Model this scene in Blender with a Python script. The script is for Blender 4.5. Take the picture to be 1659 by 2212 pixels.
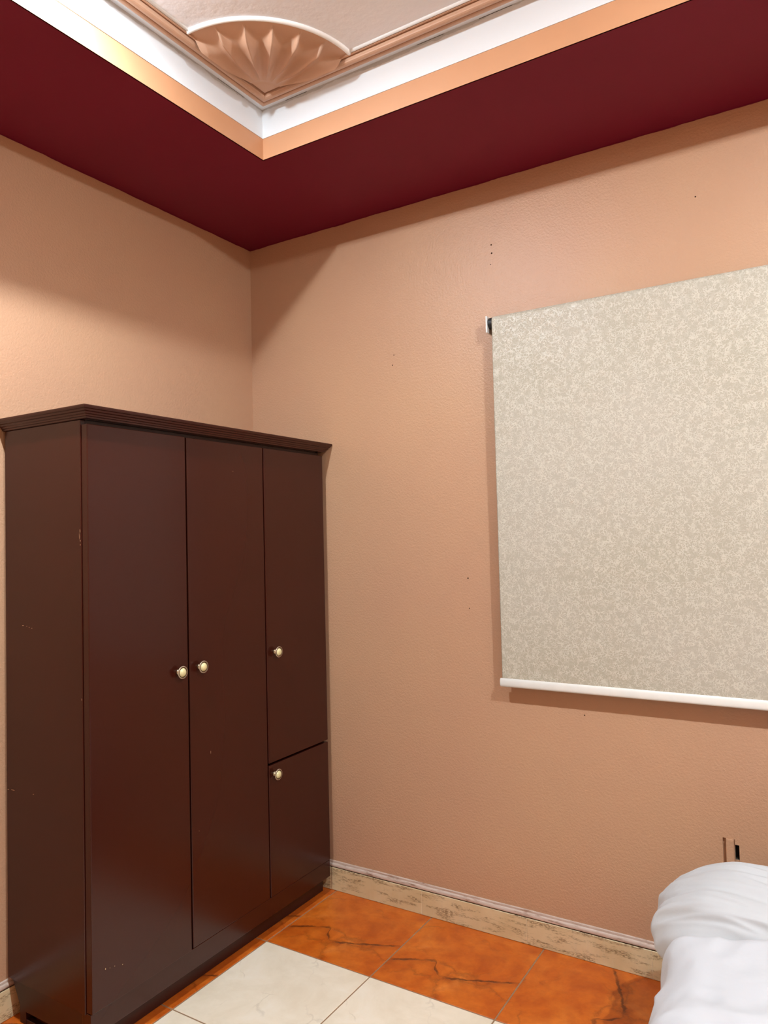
import bpy, bmesh, math, random
from mathutils import Vector, Matrix, noise

for o in list(bpy.data.objects):
    bpy.data.objects.remove(o, do_unlink=True)
SC = bpy.context.scene
COL = SC.collection

# ------------------------------------------------------------------ camera
CAM = Vector((2.26356, -2.55798, 1.466))
R_ = Vector((0.85138551, 0.52401716, -0.02342508))
U_ = Vector((0.03814887, -0.01731792, 0.99912199))
F_ = Vector((-0.52315139, 0.85153163, 0.03473489))
cd = bpy.data.cameras.new('camera')
cd.sensor_fit = 'HORIZONTAL'
cd.sensor_width = 36.0
cd.lens = 1596.07 / 1659.0 * 36.0
cd.clip_start = 0.02
cam = bpy.data.objects.new('camera', cd)
COL.objects.link(cam)
m = Matrix.Identity(4)
for i in range(3):
    m[i][0] = R_[i]; m[i][1] = U_[i]; m[i][2] = -F_[i]; m[i][3] = CAM[i]
cam.matrix_world = m
SC.camera = cam

# ------------------------------------------------------------------ world, lamps, exposure
w = bpy.data.worlds.new('world'); SC.world = w; w.use_nodes = True
w.node_tree.nodes['Background'].inputs[0].default_value = (1, 1, 1, 1)
w.node_tree.nodes['Background'].inputs[1].default_value = 0.0

LC = (0.83, 0.965, 1.08)                 # cool white lamps
def lamp(name, loc, side, down, radius):
    """small dome lamp under the tray ceiling: even glow plus the stronger downward part of a dome"""
    l = bpy.data.lights.new(name, 'POINT')
    l.energy = side; l.color = LC; l.shadow_soft_size = radius
    o = bpy.data.objects.new(name, l); o.location = loc; COL.objects.link(o)
    a = bpy.data.lights.new(name + '_down', 'AREA')
    a.shape = 'DISK'; a.size = 2 * radius; a.energy = down; a.color = LC
    p = bpy.data.objects.new(name + '_down', a); p.location = (loc[0], loc[1], loc[2] - radius); COL.objects.link(p)
lamp('ceiling_lamp_light', (0.752, -1.58, 2.962), 13.5, 22.0, 0.019)
lamp('ceiling_lamp_light', (2.95, -1.58, 2.962), 38.0, 31.0, 0.019)

vs = SC.view_settings
vs.view_transform = 'Standard'; vs.look = 'None'
vs.exposure = 0.66; vs.gamma = 1.0; vs.use_curve_mapping = False

# ------------------------------------------------------------------ materials
def s2l(c):
    return tuple(((v / 255.0) / 12.92 if v / 255.0 <= 0.04045 else ((v / 255.0 + 0.055) / 1.055) ** 2.4) for v in c)

class NT:
    def __init__(s, name):
        s.m = bpy.data.materials.new(name); s.m.use_nodes = True
        s.t = s.m.node_tree; s.b = s.t.nodes['Principled BSDF']
    def n(s, kind, **kw):
        nd = s.t.nodes.new(kind)
        for k, v in kw.items():
            if k.startswith('i_'):
                key = k[2:]
                key = int(key) if key.isdigit() else key.replace('_', ' ')
                nd.inputs[key].default_value = v
            else:
                setattr(nd, k, v)
        return nd
    def l(s, a, b):
        s.t.links.new(a, b)
    def obj(s, scale=(1, 1, 1)):
        tc = s.n('ShaderNodeTexCoord'); mp = s.n('ShaderNodeMapping')
        mp.inputs['Scale'].default_value = scale
        s.l(tc.outputs['Object'], mp.inputs['Vector'])
        return mp.outputs['Vector']
    def noise(s, vec, scale, detail=3, rough=0.5, dist=0.0):
        nd = s.n('ShaderNodeTexNoise'); nd.inputs['Scale'].default_value = scale
        nd.inputs['Detail'].default_value = detail; nd.inputs['Roughness'].default_value = rough
        nd.inputs['Distortion'].default_value = dist
        s.l(vec, nd.inputs['Vector'])
        return nd
    def ramp(s, fac, stops, interp='LINEAR'):
        r = s.n('ShaderNodeValToRGB'); cr = r.color_ramp; cr.interpolation = interp
        while len(cr.elements) > 1: cr.elements.remove(cr.elements[-1])
        cr.elements[0].position = stops[0][0]; cr.elements[0].color = tuple(stops[0][1]) + (1,)
        for p, c in stops[1:]:
            e = cr.elements.new(p); e.color = tuple(c) + (1,)
        s.l(fac, r.inputs['Fac'])
        return r.outputs['Color']
    def mix(s, fac, a, b, blend='MIX'):
        x = s.n('ShaderNodeMix', data_type='RGBA', blend_type=blend)
        for sock, v in ((x.inputs[0], fac), (x.inputs[6], a), (x.inputs[7], b)):
            if isinstance(v, (int, float)): sock.default_value = v
            elif isinstance(v, tuple): sock.default_value = v if len(v) == 4 else v + (1,)
            else: s.l(v, sock)
        return x.outputs[2]
    def math(s, op, a, b=0.0):
        x = s.n('ShaderNodeMath', operation=op)
        for sock, v in ((x.inputs[0], a), (x.inputs[1], b)):
            if isinstance(v, (int, float)): sock.default_value = v
            else: s.l(v, sock)
        return x.outputs[0]
    def bump(s, h, strength, dist):
        b = s.n('ShaderNodeBump'); b.inputs['Strength'].default_value = strength
        b.inputs['Distance'].default_value = dist
        s.l(h, b.inputs['Height']); s.l(b.outputs[0], s.b.inputs['Normal'])
    def fin(s, col=None, rough=0.5, spec=0.5, coat=0.0, metal=0.0, coat_rough=0.1):
        if col is not None:
            if isinstance(col, tuple): s.b.inputs['Base Color'].default_value = col if len(col) == 4 else col + (1,)
            else: s.l(col, s.b.inputs['Base Color'])
        if isinstance(rough, (int, float)): s.b.inputs['Roughness'].default_value = rough
        else: s.l(rough, s.b.inputs['Roughness'])
        s.b.inputs['Specular IOR Level'].default_value = spec
        s.b.inputs['Coat Weight'].default_value = coat
        s.b.inputs['Coat Roughness'].default_value = coat_rough
        s.b.inputs['Metallic'].default_value = metal
        return s.m

H = 2.8023          # soffit height
TOP = 2.985         # tray ceiling height

def mat_wall():
    t = NT('peach_wall_paint'); v = t.obj()
    big = t.noise(v, 1.3, 3)
    col = t.ramp(big.outputs[0], [(0.3, s2l((188, 144, 113))), (0.7, s2l((192, 150, 115)))])
    # uneven brushed edge where the burgundy ceiling paint meets the wall
    sep = t.n('ShaderNodeSeparateXYZ'); t.l(v, sep.inputs[0])
    en = t.noise(v, 9.0, 4, 0.6)
    edge = t.math('ADD', sep.outputs[2], t.math('MULTIPLY', en.outputs[0], 0.010))
    mask = t.math('GREATER_THAN', edge, H + 0.0022)
    col = t.mix(mask, col, s2l((115, 13, 43)))
    b1 = t.noise(v, 125.0, 2, 0.55); b2 = t.noise(v, 300.0, 2)
    h = t.math('ADD', b1.outputs[0], t.math('MULTIPLY', b2.outputs[0], 0.35))
    t.bump(h, 0.30, 0.005)
    return t.fin(col, 0.42, 0.42)

def mat_paint(name, rgb, rough=0.5, spec=0.4, bs=120.0, strength=0.12, var=4):
    t = NT(name); v = t.obj()
    n = t.noise(v, 2.5, 4)
    a = s2l(tuple(max(0, c - var) for c in rgb)); b = s2l(tuple(min(255, c + var) for c in rgb))
    col = t.ramp(n.outputs[0], [(0.3, a), (0.7, b)])
    t.bump(t.noise(v, bs, 3).outputs[0], strength, 0.004)
    return t.fin(col, rough, spec)

def mat_white_riser():
    t = NT('white_riser_paint'); v = t.obj()
    sep = t.n('ShaderNodeSeparateXYZ'); t.l(v, sep.inputs[0])
    n = t.noise(v, 7.0, 5, 0.6)
    wav = t.math('ADD', sep.outputs[2], t.math('MULTIPLY', t.math('SUBTRACT', n.outputs[0], 0.5), 0.05))
    f = t.math('GREATER_THAN', wav, TOP - 0.008)
    col = t.mix(t.math('MULTIPLY', f, 0.55), s2l((224, 226, 226)), s2l((180, 176, 168)))
    ck = t.noise(v, 5.0, 2)
    crack = t.math('MULTIPLY', t.math('GREATER_THAN', ck.outputs[0], 0.56), t.math('GREATER_THAN', sep.outputs[2], TOP - 0.0022))
    col = t.mix(crack, col, s2l((95, 92, 82)))
    t.bump(t.noise(v, 60.0, 3).outputs[0], 0.08, 0.004)
    return t.fin(col, 0.5, 0.4)

def mat_wood():
    t = NT('dark_brown_lacquer'); v = t.obj()
    n = t.noise(v, 1.5, 1, 0.4)
    col = t.ramp(n.outputs[0], [(0.25, s2l((55, 17, 8))), (0.75, s2l((58, 19, 9)))])
    return t.fin(col, 0.25, 0.42)

def mat_orange_tile():
    t = NT('orange_slate_tile'); v = t.obj()
    n1 = t.noise(v, 5.0, 6, 0.62, 0.6)
    n2 = t.noise(v, 18.0, 5, 0.6)
    col = t.ramp(n1.outputs[0], [(0.28, s2l((168, 74, 18))), (0.45, s2l((198, 96, 24))), (0.6, s2l((210, 112, 34))), (0.8, s2l((226, 142, 70)))])
    col = t.mix(t.math('MULTIPLY', t.ramp(n2.outputs[0], [(0.4, (0, 0, 0)), (0.65, (1, 1, 1))]), 0.45), col, s2l((158, 60, 14)))
    # cleft lines of the slate print
    dv = t.n('ShaderNodeVectorMath', operation='MULTIPLY_ADD')
    t.l(t.noise(v, 6.0, 5, 0.6).outputs['Color'], dv.inputs[0]); dv.inputs[1].default_value = (0.28, 0.28, 0.0)
    mp = t.n('ShaderNodeMapping'); mp.inputs['Scale'].default_value = (0.55, 1.35, 1); mp.inputs['Location'].default_value = (0.13, 0.21, 0.4)
    t.l(v, mp.inputs['Vector']); t.l(mp.outputs[0], dv.inputs[2])
    vo = t.n('ShaderNodeTexVoronoi', feature='DISTANCE_TO_EDGE'); vo.inputs['Scale'].default_value = 4.2
    t.l(dv.outputs[0], vo.inputs['Vector'])
    brk = t.noise(v, 4.0, 2)
    line = t.ramp(vo.outputs['Distance'], [(0.0, (1, 1, 1)), (0.012, (0.6,) * 3), (0.045, (0, 0, 0))])
    gate = t.ramp(brk.outputs[0], [(0.44, (0, 0, 0)), (0.56, (1, 1, 1))])
    msk = t.math('MULTIPLY', t.math('MULTIPLY', line, gate), 0.45)
    # one long cleft running across every tile
    sp = t.n('ShaderNodeSeparateXYZ'); t.l(v, sp.inputs[0])
    uu = t.math('ADD', t.math('DIVIDE', sp.outputs[0], 0.449), 0.5); vv = t.math('SUBTRACT', 0.5, t.math('DIVIDE', sp.outputs[1], 0.449))
    fc = t.n('ShaderNodeFloatCurve'); cu = fc.mapping.curves[0]
    pts = [(0.0, 0.74), (0.22, 0.62), (0.34, 0.585), (0.37, 0.66), (0.46, 0.73), (0.57, 0.715), (0.78, 0.63), (0.9, 0.58), (1.0, 0.53)]
    cu.points[0].location = pts[0]; cu.points[1].location = pts[-1]
    for q in pts[1:-1]: cu.points.new(*q)
    fc.mapping.update(); t.l(uu, fc.inputs['Value'])
    wob = t.math('MULTIPLY', t.math('SUBTRACT', t.noise(v, 28.0, 4, 0.6).outputs[0], 0.5), 0.07)
    dd = t.math('SUBTRACT', t.math('ADD', vv, wob), fc.outputs[0])
    ln = t.ramp(t.math('ABSOLUTE', dd), [(0.0, (1, 1, 1)), (0.008, (0.9,) * 3), (0.017, (0, 0, 0))])
    ln = t.math('MULTIPLY', ln, t.ramp(t.noise(v, 11.0, 2).outputs[0], [(0.36, (0.25,) * 3), (0.48, (1, 1, 1))]))
    shade = t.ramp(dd, [(0.0, (0.9,) * 3), (0.10, (0, 0, 0))])
    msk = t.math('MAXIMUM', msk, ln)
    col = t.mix(t.math('MULTIPLY', t.math('MULTIPLY', shade, t.math('GREATER_THAN', dd, 0.0)), 0.40), col, s2l((120, 44, 12)))
    col = t.mix(t.math('MULTIPLY', msk, 0.8), col, s2l((80, 34, 12)))
    hh = t.math('SUBTRACT', t.math('ADD', n1.outputs[0], t.math('MULTIPLY', n2.outputs[0], 0.4)), t.math('MULTIPLY', msk, 0.5))
    t.bump(hh, 0.30, 0.008)
    return t.fin(col, 0.30, 0.45)

def mat_cream_tile():
    t = NT('cream_tile'); v = t.obj()
    n1 = t.noise(v, 6.0, 6, 0.65, 0.5)
    col = t.ramp(n1.outputs[0], [(0.3, s2l((226, 210, 182))), (0.55, s2l((238, 224, 199))), (0.75, s2l((243, 232, 212)))])
    dv = t.n('ShaderNodeVectorMath', operation='MULTIPLY_ADD')
    t.l(t.noise(v, 5.0, 5).outputs['Color'], dv.inputs[0]); dv.inputs[1].default_value = (0.3, 0.3, 0)
    t.l(v, dv.inputs[2])
    vo = t.n('ShaderNodeTexVoronoi', feature='DISTANCE_TO_EDGE'); vo.inputs['Scale'].default_value = 5.0
    t.l(dv.outputs[0], vo.inputs['Vector'])
    line = t.ramp(vo.outputs['Distance'], [(0.0, (1, 1, 1)), (0.02, (0, 0, 0))])
    gate = t.ramp(t.noise(v, 7.0, 2).outputs[0], [(0.5, (0, 0, 0)), (0.6, (1, 1, 1))])
    msk = t.math('MULTIPLY', line, gate)
    col = t.mix(t.math('MULTIPLY', msk, 0.25), col, s2l((160, 140, 115)))
    t.bump(n1.outputs[0], 0.05, 0.004)
    return t.fin(col, 0.28, 0.45)

def mat_skirting():
    t = NT('travertine_skirting'); v = t.obj((1, 1, 1))
    vl = t.obj((9, 9, 42)); vs_ = t.obj((85, 85, 360))
    n1 = t.noise(v, 9.0, 4)
    col = t.ramp(n1.outputs[0], [(0.3, s2l((208, 184, 138))), (0.7, s2l((224, 203, 160)))])
    a = t.noise(vl, 1.0, 5, 0.65); b = t.noise(vs_, 1.0, 3, 0.6)
    s1 = t.ramp(a.outputs[0], [(0.50, (0, 0, 0)), (0.60, (1, 1, 1))])
    s2 = t.ramp(b.outputs[0], [(0.44, (0, 0, 0)), (0.54, (1, 1, 1))])
    msk = t.math('MULTIPLY', s1, s2)
    col = t.mix(t.math('MULTIPLY', msk, 0.75), col, s2l((112, 82, 46)))
    vv = t.noise(t.obj((120, 120, 9)), 1.0, 3)
    col = t.mix(t.math('MULTIPLY', t.ramp(vv.outputs[0], [(0.55, (0, 0, 0)), (0.7, (1, 1, 1))]), 0.3), col, s2l((214, 196, 160)))
    t.bump(msk, 0.2, 0.002)
    return t.fin(col, 0.45, 0.4)

def mat_trim_strip():
    t = NT('worn_lilac_white_trim'); v = t.obj((7, 7, 60))
    n = t.noise(v, 2.0, 5, 0.7)
    col = t.ramp(n.outputs[0], [(0.42, s2l((206, 186, 170))), (0.56, s2l((192, 168, 150))), (0.66, s2l((140, 108, 86)))])
    return t.fin(col, 0.45, 0.4)

def mat_blind():
    t = NT('cream_embossed_blind_fabric'); v = t.obj((1, 1, 1))
    def worms(sc, off):
        mp = t.n('ShaderNodeMapping'); mp.inputs['Location'].default_value = off
        t.l(v, mp.inputs['Vector'])
        n = t.noise(mp.outputs[0], sc, 1.5, 0.45, 0.7)
        d = t.math('ABSOLUTE', t.math('SUBTRACT', n.outputs[0], 0.5))
        return t.ramp(d, [(0.0, (1, 1, 1)), (0.018, (0.85,) * 3), (0.05, (0, 0, 0))])
    a = worms(95.0, (0, 0, 0)); b = worms(70.0, (3.1, 0, 1.7))
    g = t.ramp(t.noise(v, 40.0, 2).outputs[0], [(0.36, (0.25,) * 3), (0.52, (1, 1, 1))])
    wm = t.math('MULTIPLY', t.math('MAXIMUM', a, b), g)
    big = t.noise(v, 1.6, 2)
    base = t.ramp(big.outputs[0], [(0.35, s2l((174, 164, 143))), (0.65, s2l((180, 170, 152)))])
    col = t.mix(t.math('MULTIPLY', wm, 0.7), base, s2l((212, 205, 187)))
    cr = t.noise(t.obj((1.5, 1, 26)), 1.0, 2)
    hh = t.math('ADD', t.math('MULTIPLY', wm, 0.5), t.math('MULTIPLY', cr.outputs[0], 0.6))
    t.bump(hh, 0.25, 0.002)
    rg = t.ramp(wm, [(0.0, (0.62,) * 3), (1.0, (0.32,) * 3)])
    return t.fin(col, rg, 0.45)

def mat_sheet(name, rgb):
    t = NT(name); v = t.obj()
    n = t.noise(v, 9.0, 4, 0.55, 0.3)
    t.bump(n.outputs[0], 0.25, 0.012)
    t.fin(s2l(rgb), 0.75, 0.25)
    t.b.inputs['Sheen Weight'].default_value = 0.15
    return t.m

def mat_plain(name, rgb, rough=0.45, metal=0.0, spec=0.5):
    t = NT(name); n = t.noise(t.obj(), 30.0, 2)
    a = s2l(tuple(max(0, c - 4) for c in rgb)); b = s2l(rgb)
    return t.fin(t.ramp(n.outputs[0], [(0.3, a), (0.7, b)]), rough, spec, 0, metal)

M = dict(
    wall=mat_wall(),
    soffit=mat_paint('burgundy_ceiling_paint', (115, 13, 43), 0.5, 0.2, 50.0, 0.04, 2),
    peach=mat_paint('peach_band_paint', (200, 146, 106), 0.5, 0.4, 40.0, 0.10, 4),
    white=mat_white_riser(),
    ceil=mat_paint('stippled_white_ceiling', (238, 240, 244), 0.6, 0.3, 45.0, 0.35, 3),
    tan=mat_paint('tan_plaster_paint', (196, 156, 128), 0.45, 0.45, 35.0, 0.10, 5),
    fillet=mat_plain('white_fillet_paint', (246, 246, 242), 0.5),
    wood=mat_wood(), wood_dark=mat_plain('dark_brown_plinth', (52, 20, 14), 0.4),
    orange=mat_orange_tile(), cream=mat_cream_tile(), grout=mat_plain('grey_brown_grout', (150, 118, 88), 0.8, 0, 0.2),
    palegrout=mat_plain('pale_grout', (214, 194, 158), 0.8, 0, 0.2), ring=mat_plain('pale_bronze_ring', (196, 176, 150), 0.3, 0.5), recess=mat_plain('dark_bronze_recess', (96, 74, 50), 0.4, 0.4),
    skirt=mat_skirting(), strip=mat_trim_strip(),
    blind=mat_blind(), plastic=mat_plain('white_plastic', (238, 234, 224), 0.35),
    grey_plastic=mat_plain('grey_plastic', (170, 172, 172), 0.4), black=mat_plain('black_plastic', (28, 26, 25), 0.5),
    sheet=mat_sheet('white_bed_linen', (194, 193, 191)), duvet=mat_sheet('white_duvet_cotton', (196, 195, 195)),
    bedwood=mat_plain('bed_frame_wood', (96, 56, 34), 0.5),
    ivory=mat_plain('ivory_knob_ceramic', (226, 214, 160), 0.25), nickel=mat_plain('antique_nickel', (190, 172, 140), 0.3, 0.85),
    chip=mat_plain('bare_wood_chip', (176, 140, 104), 0.7), hole=mat_plain('dark_hole', (60, 38, 26), 0.9, 0, 0.1),
    holegrey=mat_plain('grey_cavity', (92, 84, 74), 0.9, 0, 0.1),
)

# ------------------------------------------------------------------ mesh helpers
def finish(bm, name, mat, parent=None, smooth=False, loc=None):
    bmesh.ops.recalc_face_normals(bm, faces=bm.faces[:])
    me = bpy.data.meshes.new(name); bm.to_mesh(me); bm.free()
    for mm in (mat if isinstance(mat, (list, tuple)) else [mat]): me.materials.append(mm)
    if smooth:
        for p in me.polygons: p.use_smooth = True
    o = bpy.data.objects.new(name, me); COL.objects.link(o)
    if loc is not None: o.location = loc
    if parent is not None: o.parent = parent
    return o

def add_box(bm, lo, hi, bevel=0.0, seg=2):
    x0, y0, z0 = lo; x1, y1, z1 = hi
    vs_ = [bm.verts.new(c) for c in ((x0, y0, z0), (x1, y0, z0), (x1, y1, z0), (x0, y1, z0), (x0, y0, z1), (x1, y0, z1), (x1, y1, z1), (x0, y1, z1))]
    fs = [bm.faces.new([vs_[i] for i in q]) for q in ((0, 3, 2, 1), (4, 5, 6, 7), (0, 1, 5, 4), (1, 2, 6, 5), (2, 3, 7, 6), (3, 0, 4, 7))]
    if bevel > 0:
        es = set()
        for f in fs: es.update(f.edges)
        bmesh.ops.bevel(bm, geom=list(es), offset=bevel, segments=seg, affect='EDGES', profile=0.6)

def box(name, lo, hi, mat, parent=None, bevel=0.0, seg=2):
    bm = bmesh.new(); add_box(bm, lo, hi, bevel, seg)
    return finish(bm, name, mat, parent)

def tag(o, label=None, cat=None, group=None, kind=None):
    if label: o['label'] = label
    if cat: o['category'] = cat
    if group: o['group'] = group
    if kind: o['kind'] = kind
    return o

def empty(name, loc):
    o = bpy.data.objects.new(name, None); COL.objects.link(o); o.location = loc
    o.empty_display_size = 0.1
    return o

def adopt(o, parent):
    """parent a mesh built in world coordinates to an empty placed in the room"""
    o.parent = parent
    o.matrix_parent_inverse = Matrix.Translation(-Vector(parent.location))
    return o

def sweep_rect(rect, prof):
    """closed mitred sweep of profile [(inward offset, z)] round a rectangle; returns bmesh"""
    x0, x1, y0, y1 = rect; bm = bmesh.new(); rings = []
    for off, z in prof:
        rings.append([bm.verts.new(c) for c in ((x0 + off, y1 - off, z), (x1 - off, y1 - off, z), (x1 - off, y0 + off, z), (x0 + off, y0 + off, z))])
    for a, b in zip(rings[:-1], rings[1:]):
        for i in range(4):
            bm.faces.new((a[i], a[(i + 1) % 4], b[(i + 1) % 4], b[i]))
    return bm

# ------------------------------------------------------------------ room shell
RX, RY = 3.88, -2.94                     # room corner opposite to the one in view
TX0, TX1, TY0, TY1 = 0.590, 3.29, -2.35, -0.590   # tray opening

# right wall (the one with the blind), with the chased slot beside the bed
SX = [-0.10, 1.9150, 1.9245, 1.9475, 1.9495, 1.9620, RX]
SZ = [-0.05, 0.30, 0.435, 0.482, 0.4985, H]
bm = bmesh.new()
def depth(i, k):
    if i in (1, 2, 3, 4) and k in (1, 2, 3):
        if i == 2: return 0.0
        if i == 1: return 0.010
        if i == 3: return 0.004
        if i == 4: return 0.045 if k == 2 else (0.006 if k == 1 else 0.0)
    return 0.0
n_i, n_k = len(SX) - 1, len(SZ) - 1
for i in range(n_i):
    for k in range(n_k):
        d = depth(i, k)
        f = bm.faces.new([bm.verts.new((x, d, z)) for x, z in ((SX[i], SZ[k]), (SX[i + 1], SZ[k]), (SX[i + 1], SZ[k + 1]), (SX[i], SZ[k + 1]))])
        f.material_index = 1 if d > 0.03 else 0
        if i + 1 < n_i and depth(i + 1, k) != d:
            e = depth(i + 1, k); x = SX[i + 1]
            g = bm.faces.new([bm.verts.new(c) for c in ((x, d, SZ[k]), (x, e, SZ[k]), (x, e, SZ[k + 1]), (x, d, SZ[k + 1]))])
            g.material_index = 1 if max(d, e) > 0.03 else 0
        if k + 1 < n_k and depth(i, k + 1) != d:
            e = depth(i, k + 1); z = SZ[k + 1]
            g = bm.faces.new([bm.verts.new(c) for c in ((SX[i], d, z), (SX[i], e, z), (SX[i + 1], e, z), (SX[i + 1], d, z))])
            g.material_index = 1 if max(d, e) > 0.03 else 0
# outer skin so the wall has thickness
outer = [bm.verts.new(c) for c in ((SX[0], 0.10, SZ[0]), (RX, 0.10, SZ[0]), (RX, 0.10, H), (SX[0], 0.10, H))]
bm.faces.new(outer)
inner = [bm.verts.new(c) for c in ((SX[0], 0, SZ[0]), (RX, 0, SZ[0]), (RX, 0, H), (SX[0], 0, H))]
for i in range(4):
    bm.faces.new((inner[i], inner[(i + 1) % 4], outer[(i + 1) % 4], outer[i]))
bmesh.ops.remove_doubles(bm, verts=bm.verts[:], dist=1e-5)
wall_right = tag(finish(bm, 'wall_right', [M['wall'], M['holegrey']]), 'peach painted wall behind the roller blind', None, None, 'structure')
box('slot_cover_strip', (1.9248, -0.004, 0.30), (1.9472, -0.0002, 0.4965), M['wall'], wall_right, 0.001)

for (x, z, r) in ((1.1922, 2.5559, .0030), (1.1931, 2.524, .0034), (1.188, 2.4828, .0018), (1.9077, 2.5497, .0026), (0.7568, 2.2039, .0022),
                  (0.7491, 2.1635, .0022), (1.0591, 1.305, .0030), (1.0614, 1.1913, .0020), (1.489, 0.8348, .0022)):
    bm = bmesh.new()
    bmesh.ops.create_cone(bm, cap_ends=True, segments=10, radius1=r, radius2=r * 0.9, depth=0.0012, matrix=Matrix.Translation((x, -0.0005, z)) @ Matrix.Rotation(math.pi / 2, 4, 'X'))
    finish(bm, 'nail_hole', M['hole'], wall_right)

wall_left = tag(box('wall_left', (-0.10, RY, -0.05), (0.0, 0.0, H), M['wall']), 'peach painted wall behind the wardrobe', None, None, 'structure')
tag(box('wall_near', (-0.10, RY - 0.10, -0.05), (RX, RY, H), M['wall']), 'peach painted wall behind the camera', None, None, 'structure')
tag(box('wall_far_side', (RX, RY - 0.10, -0.05), (RX + 0.10, 0.10, H), M['wall']), 'peach painted wall beyond the bed', None, None, 'structure')

# ceiling: tray top, riser bands, burgundy soffit
ceiling = tag(box('ceiling', (-0.10, RY - 0.10, TOP), (RX + 0.10, 0.10, TOP + 0.1), M['ceil']), 'stippled off-white recessed tray ceiling', None, None, 'structure')
bm = bmesh.new()
for lo, hi in (((-0.10, TY1, H), (RX + 0.10, 0.10, H + 0.01)), ((-0.10, RY - 0.10, H), (RX + 0.10, TY0, H + 0.01)),
               ((-0.10, TY0, H), (TX0, TY1, H + 0.01)), ((TX1, TY0, H), (RX + 0.10, TY1, H + 0.01))):
    add_box(bm, lo, hi)
tag(finish(bm, 'soffit', M['soffit'], ceiling), 'burgundy lowered ceiling border')
PB = 2.876
rect = (TX0, TX1, TY0, TY1)
bm = sweep_rect(rect, [(-0.004, H), (0.0006, H), (0.0006, PB), (-0.03, PB)])
tag(finish(bm, 'peach_riser_band', M['peach'], ceiling), 'peach band on the tray edge')
bm = sweep_rect(rect, [(-0.03, PB), (0.003, PB), (0.003, PB + 0.004), (0.0, PB + 0.006), (-0.004, TOP), (-0.03, TOP)])
tag(finish(bm, 'white_riser_band', M['white'], ceiling), 'white band on the tray edge')

# tan plaster moulding round the tray top + white fillet along it
prof = [(0.022, TOP), (0.022, TOP - 0.007)]
for k in range(7):                       # outer bead
    a = math.pi * k / 6; prof.append((0.0325 - 0.0085 * math.cos(a), TOP - 0.009 - 0.006 * math.sin(a)))
prof += [(0.0415, TOP - 0.009), (0.0420, TOP - 0.001), (0.0465, TOP - 0.001), (0.0470, TOP - 0.012)]
for k in range(7):                       # inner bead
    a = math.pi * k / 6; prof.append((0.0590 - 0.0105 * math.cos(a), TOP - 0.014 - 0.006 * math.sin(a)))
prof += [(0.0710, TOP - 0.012), (0.0715, TOP - 0.001), (0.0755, TOP - 0.001), (0.0765, TOP - 0.007), (0.082, TOP - 0.007), (0.082, TOP)]
trim1 = tag(finish(sweep_rect(rect, prof), 'trim_1', M['tan']), 'tan double-bead plaster moulding round the tray ceiling', None, None, 'structure')

# shell corner ornament
CX, CY = TX0 + 0.079, TY1 - 0.079
RS = 0.344
shell = empty('shell_ornament', (CX, CY, TOP))
tag(shell, 'tan fluted plaster shell filling the corner of the tray ceiling', 'ceiling ornament')
def smooth(a, b, x):
    t_ = max(0.0, min(1.0, (x - a) / (b - a))); return t_ * t_ * (3 - 2 * t_)
bm = bmesh.new(); NT_, NR = 145, 46; grid = []
NFL = 6
for i in range(NT_):
    th = math.pi / 2 * i / (NT_ - 1); row = []
    u = (NFL * i / (NT_ - 1)) % 1.0; c = abs(2 * u - 1)
    for j in range(NR):
        r = RS * j / (NR - 1)
        rb = 0.286 + 0.042 * c ** 3
        amp = 0.021 * smooth(0.05, 0.20, r)
        body = 0.009 + 0.008 * smooth(0.06, 0.2, r)
        hgt = body + amp * (c ** 1.8 - 0.35)
        fall = 1 - smooth(rb - 0.040 - 0.02 * (1 - c), rb, r)
        hgt = max(0.002, hgt * fall + 0.002)
        hub = 0.012 if r < 0.062 else 0.0
        if r < 0.068: hgt = 0.009 - 0.003 * smooth(0.055, 0.068, r)
        row.append(bm.verts.new((r * math.cos(th), -r * math.sin(th), -hgt)))
    grid.append(row)
for i in range(NT_ - 1):
    for j in range(NR - 1):
        q = [grid[i][j], grid[i + 1][j], grid[i + 1][j + 1], grid[i][j + 1]]
        bm.faces.new(q) if j else bm.faces.new([q[0], q[2], q[3]])
bmesh.ops.remove_doubles(bm, verts=bm.verts[:], dist=1e-6)
finish(bm, 'fluted_fan', M['tan'], shell, True)
def tube_path(pts, rw, rh, seg=8):
    """half-round strip on the ceiling along pts (local z=0 is the ceiling)"""
    bm = bmesh.new(); rings = []
    for i, p in enumerate(pts):
        a = pts[max(0, i - 1)]; b = pts[min(len(pts) - 1, i + 1)]
        d = Vector((b[0] - a[0], b[1] - a[1], 0)).normalized(); nrm = Vector((-d.y, d.x, 0))
        rings.append([bm.verts.new(Vector((p[0], p[1], 0)) + nrm * rw * math.cos(math.pi * k / seg) + Vector((0, 0, -rh * math.sin(math.pi * k / seg)))) for k in range(seg + 1)])
    for a, b in zip(rings[:-1], rings[1:]):
        for k in range(seg): bm.faces.new((a[k], b[k], b[k + 1], a[k + 1]))
    bm.faces.new(rings[0]); bm.faces.new(rings[-1])
    return bm
arc = [((RS + 0.004) * math.cos(math.pi / 2 * k / 40), -(RS + 0.004) * math.sin(math.pi / 2 * k / 40)) for k in range(41)]
arc = [(RS + 0.004, 0.0)] + arc + [(0.0, -RS - 0.004)]
tag(finish(tube_path(arc, 0.0085, 0.008), 'rim', M['fillet'], shell, True), 'white curved rim')
# straight white fillets running on from the shell
FO = 0.087
tag(finish(tube_path([(TX0 + FO, CY - RS - 0.006), (TX0 + FO, TY0 + FO)], 0.006, 0.006), 'fillet', M['fillet'], trim1, True, (0, 0, TOP)), 'white fillet')
tag(finish(tube_path([(CX + RS + 0.006, TY1 - FO), (TX1 - FO, TY1 - FO)], 0.006, 0.006), 'fillet', M['fillet'], trim1, True, (0, 0, TOP)), 'white fillet')

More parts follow.
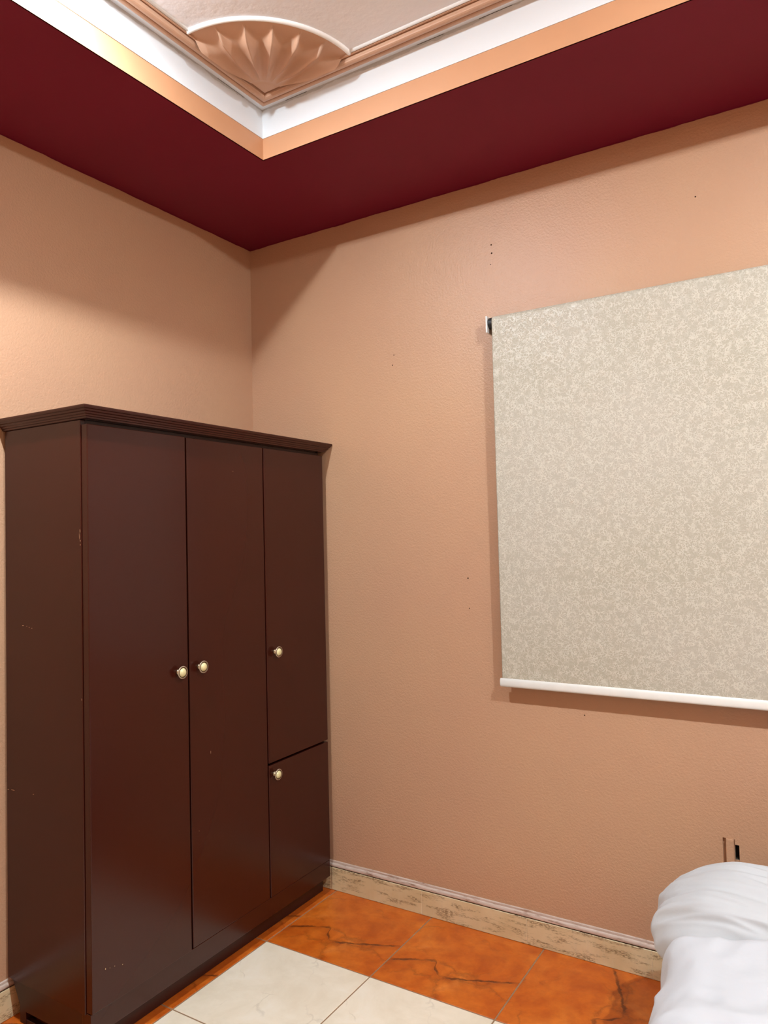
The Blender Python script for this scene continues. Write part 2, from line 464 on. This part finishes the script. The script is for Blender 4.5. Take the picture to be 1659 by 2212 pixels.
# ------------------------------------------------------------------ floor: grout bed + individual tiles
floor = tag(box('floor', (0.0, RY, -0.05), (RX, 0.0, -0.002), M['grout']), 'orange and cream tiled floor', None, None, 'structure')
T = 0.449; X0 = 0.421; YB = 0.4505; J = 0.0022
def tile_mesh(w_, d_, mat, name):
    bm = bmesh.new(); c = 0.0016
    a = [bm.verts.new((sx * w_ / 2, sy * d_ / 2, -0.010)) for sx, sy in ((-1, -1), (1, -1), (1, 1), (-1, 1))]
    b = [bm.verts.new((sx * w_ / 2, sy * d_ / 2, -c)) for sx, sy in ((-1, -1), (1, -1), (1, 1), (-1, 1))]
    d = [bm.verts.new((sx * (w_ / 2 - c), sy * (d_ / 2 - c), 0)) for sx, sy in ((-1, -1), (1, -1), (1, 1), (-1, 1))]
    for p, q in ((a, b), (b, d)):
        for i in range(4): bm.faces.new((p[i], p[(i + 1) % 4], q[(i + 1) % 4], q[i]))
    bm.faces.new(d); bm.faces.new(a[::-1])
    bmesh.ops.recalc_face_normals(bm, faces=bm.faces[:])
    me = bpy.data.meshes.new(name); bm.to_mesh(me); bm.free(); me.materials.append(mat)
    return me
cache = {}
random.seed(4)
xs = [0.001, X0]; 
while xs[-1] + T < RX - 0.05: xs.append(xs[-1] + T)
xs.append(RX - 0.001)
ys = [0.001, YB]
while ys[-1] + T < -RY - 0.05: ys.append(ys[-1] + T)
ys.append(-RY - 0.001)
for i in range(len(xs) - 1):
    for k in range(len(ys) - 1):
        edge = i == 0 or k == 0 or i == len(xs) - 2 or k == len(ys) - 2
        w_ = xs[i + 1] - xs[i] - 2 * J; d_ = ys[k + 1] - ys[k] - 2 * J
        rot = 0
        if i >= 3 and abs(w_ - d_) < 0.004: rot = random.choice((1, 2, 3))
        if i == 3 and k == 0: rot = 1
        if abs(w_ - d_) < 0.004: w_ = d_ = min(w_, d_)
        key = (round(w_, 4), round(d_, 4), edge)
        if key not in cache: cache[key] = tile_mesh(w_, d_, M['orange' if edge else 'cream'], 'tile')
        o = bpy.data.objects.new('tile', cache[key]); COL.objects.link(o)
        o.location = ((xs[i] + xs[i + 1]) / 2, -(ys[k] + ys[k + 1]) / 2, 0.0005 * random.random() - 0.0008)
        o.rotation_euler = (0, 0, rot * math.pi / 2)
        o.parent = floor

# ------------------------------------------------------------------ skirting tiles + painted strip
def skirting(name, label, axis, joints):
    g = empty(name, (0, 0, 0)); tag(g, label, None, None, 'structure')
    for a, b in zip(joints[:-1], joints[1:]):
        if axis == 'x': box('skirting_tile', (a + 0.0012, -0.011, 0.0), (b - 0.0012, -0.0002, 0.092), M['skirt'], g, 0.0012, 1)
        else: box('skirting_tile', (0.0002, a + 0.0012, 0.0), (0.011, b - 0.0012, 0.092), M['skirt'], g, 0.0012, 1)
    return g
jx = [0.012, 0.396, 0.829, 1.257, 1.689]
while jx[-1] + 0.4315 < RX - 0.02: jx.append(jx[-1] + 0.4315)
jx.append(RX - 0.001)
bb = skirting('baseboard_right', 'beige distressed skirting tiles along the blind wall', 'x', jx)
bb2 = skirting('baseboard_left', 'beige distressed skirting tiles along the wardrobe wall', 'y', [RY + 0.001] + [-2.6 + 0.4315 * k for k in range(7)][:6] + [-0.0125])
def strip_profile(s):   # (out from wall, z)
    pts = [(0.0, 0.0955), (0.009, 0.0955), (0.0105, 0.097)]
    for k in range(7):
        a = math.pi / 2 * k / 6; pts.append((0.0065 + 0.0045 * math.cos(a), 0.100 + 0.009 * math.sin(a)))
    pts += [(0.0045, 0.110), (0.0045, 0.1165), (0.003, 0.1185), (0.0, 0.1185)]
    return pts
def strip(axis, a, b, parent):
    bm = bmesh.new(); P = strip_profile(0); n_ = 40; rings = []
    for i in range(n_ + 1):
        s = a + (b - a) * i / n_
        wob = 0.0009 * noise.noise(Vector((s * 9, 0.3, 0)))
        rings.append([bm.verts.new((s, -o_ - 0.0001, z + (wob if z > .1 else 0)) if axis == 'x' else (o_ + 0.0001, s, z)) for o_, z in P])
    for r0, r1 in zip(rings[:-1], rings[1:]):
        for k in range(len(P) - 1): bm.faces.new((r0[k], r1[k], r1[k + 1], r0[k + 1]))
    bm.faces.new(rings[0]); bm.faces.new(rings[-1])
    return tag(finish(bm, 'top_strip', M['strip'], parent, False), 'worn lilac-white strip')
strip('x', 0.012, RX - 0.001, bb)
strip('y', RY + 0.001, -0.0125, bb2)
box('pale_grout', (0.012, -0.0098, 0.0), (RX - 0.001, -0.0002, 0.0912), M['palegrout'], bb)
box('pale_grout', (0.0002, RY + 0.001, 0.0), (0.0098, -0.0125, 0.0912), M['palegrout'], bb2)
box('joint_filler', (0.012, -0.0075, 0.0915), (RX - 0.001, -0.0004, 0.096), M['hole'], bb)
box('joint_filler', (0.0004, RY + 0.001, 0.0915), (0.0075, -0.0125, 0.096), M['hole'], bb2)

# ------------------------------------------------------------------ wardrobe
WY0, WY1, WX = -1.190, -0.030, 0.388     # left side, right side, carcass front
DF = 0.411                               # door face
WZ0, WZ1 = 0.132, 1.832
ward = empty('wardrobe', (0.20, -0.61, 0.0))
tag(ward, 'dark brown lacquered wardrobe with four doors and ivory knobs', 'wardrobe')
bm = bmesh.new()
add_box(bm, (0.012, WY0, 0.128), (WX, WY0 + 0.018, WZ1), 0.0015, 1)
adopt(finish(bm, 'side_panel', M['wood']), ward)
adopt(box('side_panel', (0.012, WY1 - 0.018, 0.128), (WX, WY1, WZ1), M['wood'], None, 0.0015, 1), ward)
bm = bmesh.new()
add_box(bm, (0.012, WY0 + 0.018, 0.128), (0.02, WY1 - 0.018, WZ1))
add_box(bm, (0.02, WY0 + 0.018, 0.128), (WX - 0.001, WY1 - 0.018, 0.146))
add_box(bm, (0.02, WY0 + 0.018, WZ1 - 0.018), (WX - 0.001, WY1 - 0.018, WZ1))
for yy in (-0.802, -0.414): add_box(bm, (0.02, yy - 0.009, 0.146), (WX - 0.001, yy + 0.009, WZ1 - 0.018))
adopt(finish(bm, 'carcass', M['wood_dark']), ward)
# bottom rail under the doors, side rail, plinth boards
adopt(box('bottom_rail', (WX - 0.018, WY0 + 0.003, 0.066), (DF - 0.003, WY1 - 0.002, 0.1335), M['wood'], None, 0.002, 2), ward)
adopt(box('plinth_board', (0.345, WY0 + 0.008, 0.0), (0.374, WY1 - 0.008, 0.068), M['wood_dark'], None, 0.0015, 1), ward)
bm = bmesh.new()
ply = [(0.016, 0.128), (0.055, 0.055), (0.085, 0.04), (0.34, 0.04), (0.37, 0.0), (0.372, 0.128)]
f0 = [bm.verts.new((x, WY0 + 0.011, z)) for x, z in ply]; f1 = [bm.verts.new((x, WY0 + 0.026, z)) for x, z in ply]
bm.faces.new(f0); bm.faces.new(f1[::-1])
for i in range(6): bm.faces.new((f0[i], f0[(i + 1) % 6], f1[(i + 1) % 6], f1[i]))
adopt(finish(bm, 'side_plinth', M['wood_dark']), ward)
adopt(box('foot', (0.055, WY0 + 0.012, 0.0), (0.085, WY0 + 0.05, 0.128), M['wood_dark'], None, 0.001, 1), ward)
adopt(box('foot', (0.055, WY1 - 0.05, 0.0), (0.085, WY1 - 0.012, 0.128), M['wood_dark'], None, 0.001, 1), ward)
adopt(box('floor_runner', (0.07, WY0 + 0.014, 0.0), (0.345, WY0 + 0.03, 0.016), M['wood_dark'], None, 0.001, 1), ward)

# crown moulding, mitred round three sides
CP = [(-0.002, 1.8335), (0.004, 1.8335), (0.005, 1.838), (0.0085, 1.8395), (0.0095, 1.8435), (0.0135, 1.846), (0.015, 1.8505), (0.0195, 1.8525),
      (0.0215, 1.8575), (0.025, 1.8595), (0.0265, 1.8645), (0.0265, 1.8685), (-0.03, 1.8685), (-0.03, 1.8335)]
bm = bmesh.new(); rings = []
for o_, z in CP:
    rings.append([bm.verts.new(c) for c in ((0.004, WY0 - o_, z), (DF + 0.006 + o_, WY0 - o_, z), (DF + 0.006 + o_, WY1 + o_, z), (0.004, WY1 + o_, z))])
for a, b in zip(rings, rings[1:] + rings[:1]):
    for i in range(3): bm.faces.new((a[i], a[i + 1], b[i + 1], b[i]))
bm.faces.new([r[0] for r in rings]); bm.faces.new([r[3] for r in rings])
adopt(finish(bm, 'crown_moulding', M['wood']), ward)
adopt(box('top_board', (0.004, WY0, WZ1 + 0.0005), (DF - 0.01, WY1, 1.8665), M['wood']), ward)

# knob, lathed: rosette, stem, rimmed ivory head (axis +x)
KP = [(0.0, 0.0, 1), (0.0, 0.0085, 1), (0.003, 0.0085, 1), (0.004, 0.0055, 1), (0.012, 0.005, 1), (0.015, 0.009, 1), (0.0180, 0.0182, 1), (0.0200, 0.0205, 2),
      (0.0218, 0.0200, 2), (0.0222, 0.0180, 2), (0.0205, 0.0172, 3), (0.0205, 0.0138, 3), (0.0225, 0.0130, 0), (0.0255, 0.0105, 0), (0.0275, 0.0060, 0), (0.0280, 0.0, 0)]
def knob_mesh():
    bm = bmesh.new(); N = 24; rings = []
    for x, r, mi in KP:
        rings.append([bm.verts.new((x, r * math.cos(2 * math.pi * k / N), r * math.sin(2 * math.pi * k / N))) for k in range(N)] if r > 0 else [bm.verts.new((x, 0, 0))])
    for (a, b, p) in zip(rings[:-1], rings[1:], KP[1:]):
        for k in range(N):
            if len(a) == 1: f = bm.faces.new((a[0], b[k], b[(k + 1) % N]))
            elif len(b) == 1: f = bm.faces.new((a[k], a[(k + 1) % N], b[0]))
            else: f = bm.faces.new((a[k], a[(k + 1) % N], b[(k + 1) % N], b[k]))
            f.material_index = p[2]; f.smooth = True
    bmesh.ops.recalc_face_normals(bm, faces=bm.faces[:])
    me = bpy.data.meshes.new('knob'); bm.to_mesh(me); bm.free()
    for mm in ('ivory', 'nickel', 'ring', 'recess'): me.materials.append(M[mm])
    return me
KM = knob_mesh()
doors = [  # y0, y1, z0, z1, knob y, z, proud
    (-1.1875, -0.8100, 0.1350, 1.8180, -0.8525, 1.045, 0.0055, 'tall left door'),
    (-0.7985, -0.4150, 0.1350, 1.8180, -0.7545, 1.047, 0.0, 'tall middle door'),
    (-0.4085, -0.0325, 0.6280, 1.8180, -0.3630, 1.041, 0.0, 'upper right door'),
    (-0.4085, -0.0325, 0.1350, 0.6195, -0.3785, 0.584, 0.0, 'low right door')]
for y0, y1, z0, z1, ky, kz, pr, lab in doors:
    d = box('door', (WX + 0.0015, y0, z0), (DF + pr, y1, z1), M['wood'], None, 0.0028, 3)
    adopt(d, ward); d['label'] = lab
    k = bpy.data.objects.new('knob', KM); COL.objects.link(k)
    k.parent = d; k.location = (DF + pr, ky, kz); k['label'] = 'ivory knob with metal rim'
# chipped lacquer
def chips(name, items):
    bm = bmesh.new()
    for o_, ua, ub, w_, h_ in items:
        n_ = 7; c = []
        for k in range(n_):
            a = 2 * math.pi * k / n_; rr = 0.6 + 0.5 * random.random()
            c.append(bm.verts.new(Vector(o_) + Vector(ua) * w_ * rr * math.cos(a) + Vector(ub) * h_ * rr * math.sin(a)))
        bm.faces.new(c)
    return tag(adopt(finish(bm, name, M['chip']), ward), None, None, None, 'stuff')
X_, Y_, Z_ = (1, 0, 0), (0, 1, 0), (0, 0, 1)
ys_ = WY0 - 0.0003; xf = DF + 0.0004
chips('lacquer_chips', [((0.104, ys_, 1.2205), X_, Z_, .006, .0014), ((0.122, ys_, 1.219), X_, Z_, .003, .0010), ((0.135, ys_, 1.2165), X_, Z_, .003, .001), ((0.148, ys_, 1.214), X_, Z_, .0025, .0015),
    ((0.020, ys_, 0.7068), X_, Z_, .006, .0016), ((0.043, ys_, 0.7084), X_, Z_, .011, .0014), ((0.15, ys_, 0.712), X_, Z_, .004, .0010),
    ((xf, -0.708, 0.749), Y_, Z_, .0010, .006), ((xf, -0.577, 1.718), Y_, Z_, .0012, .0012), ((xf + .0055, -1.143, 0.2434), Y_, Z_, .0018, .0032), ((xf + .0055, -1.128, 0.239), Y_, Z_, .001, .001),
    ((xf + .0055, -1.1114, 0.236), Y_, Z_, .0012, .0014), ((xf + .0055, -1.0837, 0.2271), Y_, Z_, .0016, .0016), ((xf, -0.7666, 0.5044), Y_, Z_, .001, .0014),
    ((0.384, ys_, 1.506), X_, Z_, .0016, .008), ((0.385, ys_, 1.478), X_, Z_, .0014, .003), ((0.385, ys_, 1.466), X_, Z_, .0014, .003), ((0.381, ys_, 1.49), X_, Z_, .001, .012), ((0.385, ys_, 1.02), X_, Z_, .001, .004)])

# ------------------------------------------------------------------ roller blind
BX0, BX1 = 1.2070, 2.76
blind = empty('roller_blind', ((BX0 + BX1) / 2, -0.05, 0.92))
tag(blind, 'cream embossed roller blind with white bottom bar hanging on the peach wall', 'roller blind')
# fabric: hangs down from the front of the roll, slightly rippled towards the left hem
RRZ, RRY, RR = 2.2490, -0.0300, 0.0235
bm = bmesh.new(); path = []
for k in range(9):
    a = math.pi * (0.62 - 0.62 * k / 8)
    path.append((RRY - RR * math.cos(a), RRZ + RR * math.sin(a), 0))
path = [(RRY + RR * math.cos(math.pi * (0.35 + 0.65 * k / 10)), RRZ + RR * math.sin(math.pi * (0.35 + 0.65 * k / 10)), 0) for k in range(11)]
NZ = 90
ZB = 0.940
for k in range(1, NZ + 1): path.append((RRY - RR + 0.006 * (k / NZ), RRZ - (RRZ - ZB) * k / NZ, 1))
NXF = 60; rows = []
for (y, z, free) in path:
    row = []
    for i in range(NXF + 1):
        s = i / NXF; x = BX0 + (BX1 - BX0) * (s ** 1.5)
        yy = y
        if free:
            yy += 0.0016 * math.exp(-(x - BX0) / 0.10) * noise.noise(Vector((0.3, z * 22.0, 0))) + 0.0010 * noise.noise(Vector((x * 2.5, z * 2.5, 1.7)))
        row.append((x, yy, z))
    rows.append(row)
fr = [[bm.verts.new(c) for c in row] for row in rows]
bk = [[bm.verts.new((c[0], c[1] + 0.0009, c[2])) for c in row] for row in rows]
for g in (fr, bk):
    for a, b in zip(g[:-1], g[1:]):
        for i in range(NXF): bm.faces.new((a[i], a[i + 1], b[i + 1], b[i]))
for a, b, c, d in zip(fr[:-1], fr[1:], bk[:-1], bk[1:]):
    bm.faces.new((a[0], b[0], d[0], c[0])); bm.faces.new((a[-1], b[-1], d[-1], c[-1]))
adopt(finish(bm, 'fabric', M['blind'], None, True), blind)
bm = bmesh.new()
bmesh.ops.create_cone(bm, cap_ends=True, segments=28, radius1=RR - 0.0012, radius2=RR - 0.0012, depth=BX1 - BX0 - 0.004,
                      matrix=Matrix.Translation(((BX0 + BX1) / 2, RRY, RRZ)) @ Matrix.Rotation(math.pi / 2, 4, 'Y'))
adopt(finish(bm, 'roller_tube', M['grey_plastic']), blind)
for xb, s in ((1.1865, 1), (BX1 + 0.0205, -1)):
    br = box('bracket', (xb - 0.0025, -0.0545, 2.2115), (xb + 0.0025, -0.0005, 2.2735), M['plastic'], None, 0.0012, 2); adopt(br, blind)
    bm = bmesh.new()
    bmesh.ops.create_cone(bm, cap_ends=True, segments=24, radius1=0.0205, radius2=0.0215, depth=0.0155,
                          matrix=Matrix.Translation((xb + s * 0.0112, RRY, RRZ)) @ Matrix.Rotation(math.pi / 2, 4, 'Y'))
    adopt(finish(bm, 'clutch', M['black']), blind)
# bottom bar: D-shaped section with end caps
bm = bmesh.new(); N = 20; ends = []
for x in (BX0 - 0.0075, BX0 - 0.0062, BX1 + 0.0062, BX1 + 0.0075):
    sc = 0.86 if x in (BX0 - 0.0075, BX1 + 0.0075) else 1.0
    ring = []
    for k in range(N):
        a = 2 * math.pi * k / N
        cy = math.copysign(abs(math.cos(a)) ** 0.75, math.cos(a)); cz = math.copysign(abs(math.sin(a)) ** 0.75, math.sin(a))
        ring.append(bm.verts.new((x, -0.0475 + 0.0062 * cy * sc, 0.9335 + 0.0155 * cz * sc)))
    ends.append(ring)
for a, b in zip(ends[:-1], ends[1:]):
    for k in range(N):
        f = bm.faces.new((a[k], a[(k + 1) % N], b[(k + 1) % N], b[k])); f.smooth = True
bm.faces.new(ends[0]); bm.faces.new(ends[-1])
adopt(finish(bm, 'bottom_bar', M['plastic']), blind)

# ------------------------------------------------------------------ bed
bed = empty('bed', (2.32, -1.0, 0.0))
tag(bed, 'low bed mostly hidden under white linen in the corner below the blind', 'bed')
bx0, bx1, by0, by1 = 1.880, 2.78, -1.97, -0.06
adopt(box('bed_frame', (bx0 + 0.01, by0 + 0.01, 0.06), (bx1 - 0.01, by1 - 0.01, 0.16), M['bedwood'], None, 0.006, 2), bed)
for lx in (bx0 + 0.05, bx1 - 0.11):
    for ly in (by0 + 0.06, by1 - 0.12):
        adopt(box('leg', (lx, ly, 0.0), (lx + 0.06, ly + 0.06, 0.062), M['bedwood'], None, 0.003, 1), bed)
adopt(box('mattress', (bx0, by0, 0.16), (bx1, by1, 0.305), M['sheet'], None, 0.035, 4), bed)

def fbm(p, oc=3):
    v = 0; a = 1; s = 1
    for _ in range(oc): v += a * noise.noise(Vector(p) * s); a *= 0.5; s *= 2.1
    return v
def ridge(p, oc=2):
    v = 0; a = 1; s = 1
    for _ in range(oc): v += a * (1 - 2 * abs(noise.noise(Vector(p) * s))); a *= 0.5; s *= 2.0
    return v - 0.7

# pillow bulging over the side of the bed, its cover stretched into folds
sg = lambda v, e: math.copysign(abs(v) ** e, v)
def pillow_mesh():
    cx, cy, cz = 2.150, -0.395, 0.4400
    ax, ay, az = 0.355, 0.200, 0.130
    bm = bmesh.new(); g = []; nu, nv = 260, 130
    for j in range(nv + 1):
        ph = -math.pi / 2 + math.pi * j / nv; row = []
        for i in range(nu):
            th = 2 * math.pi * i / nu
            n_ = Vector((sg(math.cos(ph), 0.85) * sg(math.cos(th), 0.72), sg(math.cos(ph), 0.85) * sg(math.sin(th), 0.72), sg(math.sin(ph), 0.85)))
            p = Vector((cx + ax * n_.x, cy + ay * n_.y, cz + az * n_.z))
            nn = Vector((n_.x / ax, n_.y / ay, n_.z / az)).normalized()
            end = smooth(0.35, 1.0, -n_.x)
            along = 0.0150 * ridge((p.x * 2.2 + 4, p.y * 15 + p.z * 13 + p.x * 3.5, 0.7)) * (1 - 0.6 * end)
            gather = 0.020 * end * ridge((p.y * 14 + p.x * 5, p.z * 3.2 + 1, 2.2))
            d = along + gather + 0.007 * fbm((p.x * 5, p.y * 5, p.z * 5), 2)
            q = p + nn * d
            drop = smooth(2.02, 1.80, q.x) * 0.040
            lift = 0.5 + 0.5 * n_.z
            q.z -= drop * (1.2 - 0.3 * lift)
            if q.x > bx0 - 0.01: q.z = max(q.z, 0.3065)
            q.y = min(q.y, -0.02)
            row.append(bm.verts.new(q))
        g.append(row)
    for j in range(nv):
        for i in range(nu): bm.faces.new((g[j][i], g[j][(i + 1) % nu], g[j + 1][(i + 1) % nu], g[j + 1][i]))
    bmesh.ops.remove_doubles(bm, verts=bm.verts[:], dist=1e-5)
    return bm
def smooth(a, b, x):
    t_ = max(0.0, min(1.0, (x - a) / (b - a))); return t_ * t_ * (3 - 2 * t_)
pillow = finish(pillow_mesh(), 'pillow', M['sheet'], None, True)
tag(pillow, 'white wrinkled pillow against the wall at the head of the bed', 'pillow')

# duvet: draped cross sections; hangs over the left side of the bed
bm = bmesh.new(); rows = []
NYD, NS = 190, 170
for j in range(NYD + 1):
    t_ = (j / NYD) ** 1.3; y = -0.613 - 1.39 * t_
    e_ = min(1.0, t_ * 1.40 / 0.055); rim = math.sqrt(max(0.0, 1 - (1 - e_) ** 2))    # rounded far hem
    hem = 0.055 + 0.02 * noise.noise(Vector((y * 4, 0, 0)))
    topz = 0.455 + 0.062 * math.exp(-t_ * 1.40 / 0.16) + 0.012 * noise.noise(Vector((y * 3, 4, 0)))
    topz = 0.335 + (topz - 0.335) * (0.25 + 0.75 * rim)
    xl = 1.856 + 0.028 * (1 - rim) + 0.010 * noise.noise(Vector((y * 4.0, 2, 0))) + 0.02 * t_; rad = 0.120 * (0.4 + 0.6 * rim)
    L1 = topz - rad - hem; L2 = rad * math.pi / 2; L3 = 2.76 - (xl + rad)
    tot = L1 + L2 + L3; row = []
    for i in range(NS + 1):
        s = tot * (i / NS) ** 1.25
        if s < L1: x, z, nx, nz = xl, hem + s, -1, 0
        elif s < L1 + L2:
            a = (s - L1) / rad; x = xl + rad - rad * math.cos(a); z = topz - rad + rad * math.sin(a); nx, nz = -math.cos(a), math.sin(a)
        else: x, z, nx, nz = xl + rad + (s - L1 - L2), topz, 0, 1
        fold = 0.010 * math.sin(y * 21 + 3 * noise.noise(Vector((y * 3, z * 2, 0)))) * max(0, 1 - s / (L1 + 0.1))
        puff = 0.018 * fbm((x * 4.2, y * 4.2, z * 3), 3) + 0.011 * ridge((x * 5 + y * 3, y * 7 - x * 3, z * 5))
        d = (fold + puff) * (0.3 + 0.7 * rim) + nz * 0.045 * smooth(1.95, 2.12, x) * math.exp(-t_ * 1.40 / 0.35)
        row.append(bm.verts.new((x + nx * d, y, max(0.012, z + nz * d))))
    rows.append(row)
for a, b in zip(rows[:-1], rows[1:]):
    for i in range(NS): bm.faces.new((a[i], a[i + 1], b[i + 1], b[i]))
duvet = finish(bm, 'duvet', M['duvet'], None, True)
md = duvet.modifiers.new('thickness', 'SOLIDIFY'); md.thickness = 0.012; md.offset = -1.0
tag(duvet, 'puffy white duvet spread over the bed and hanging down its side', 'duvet')
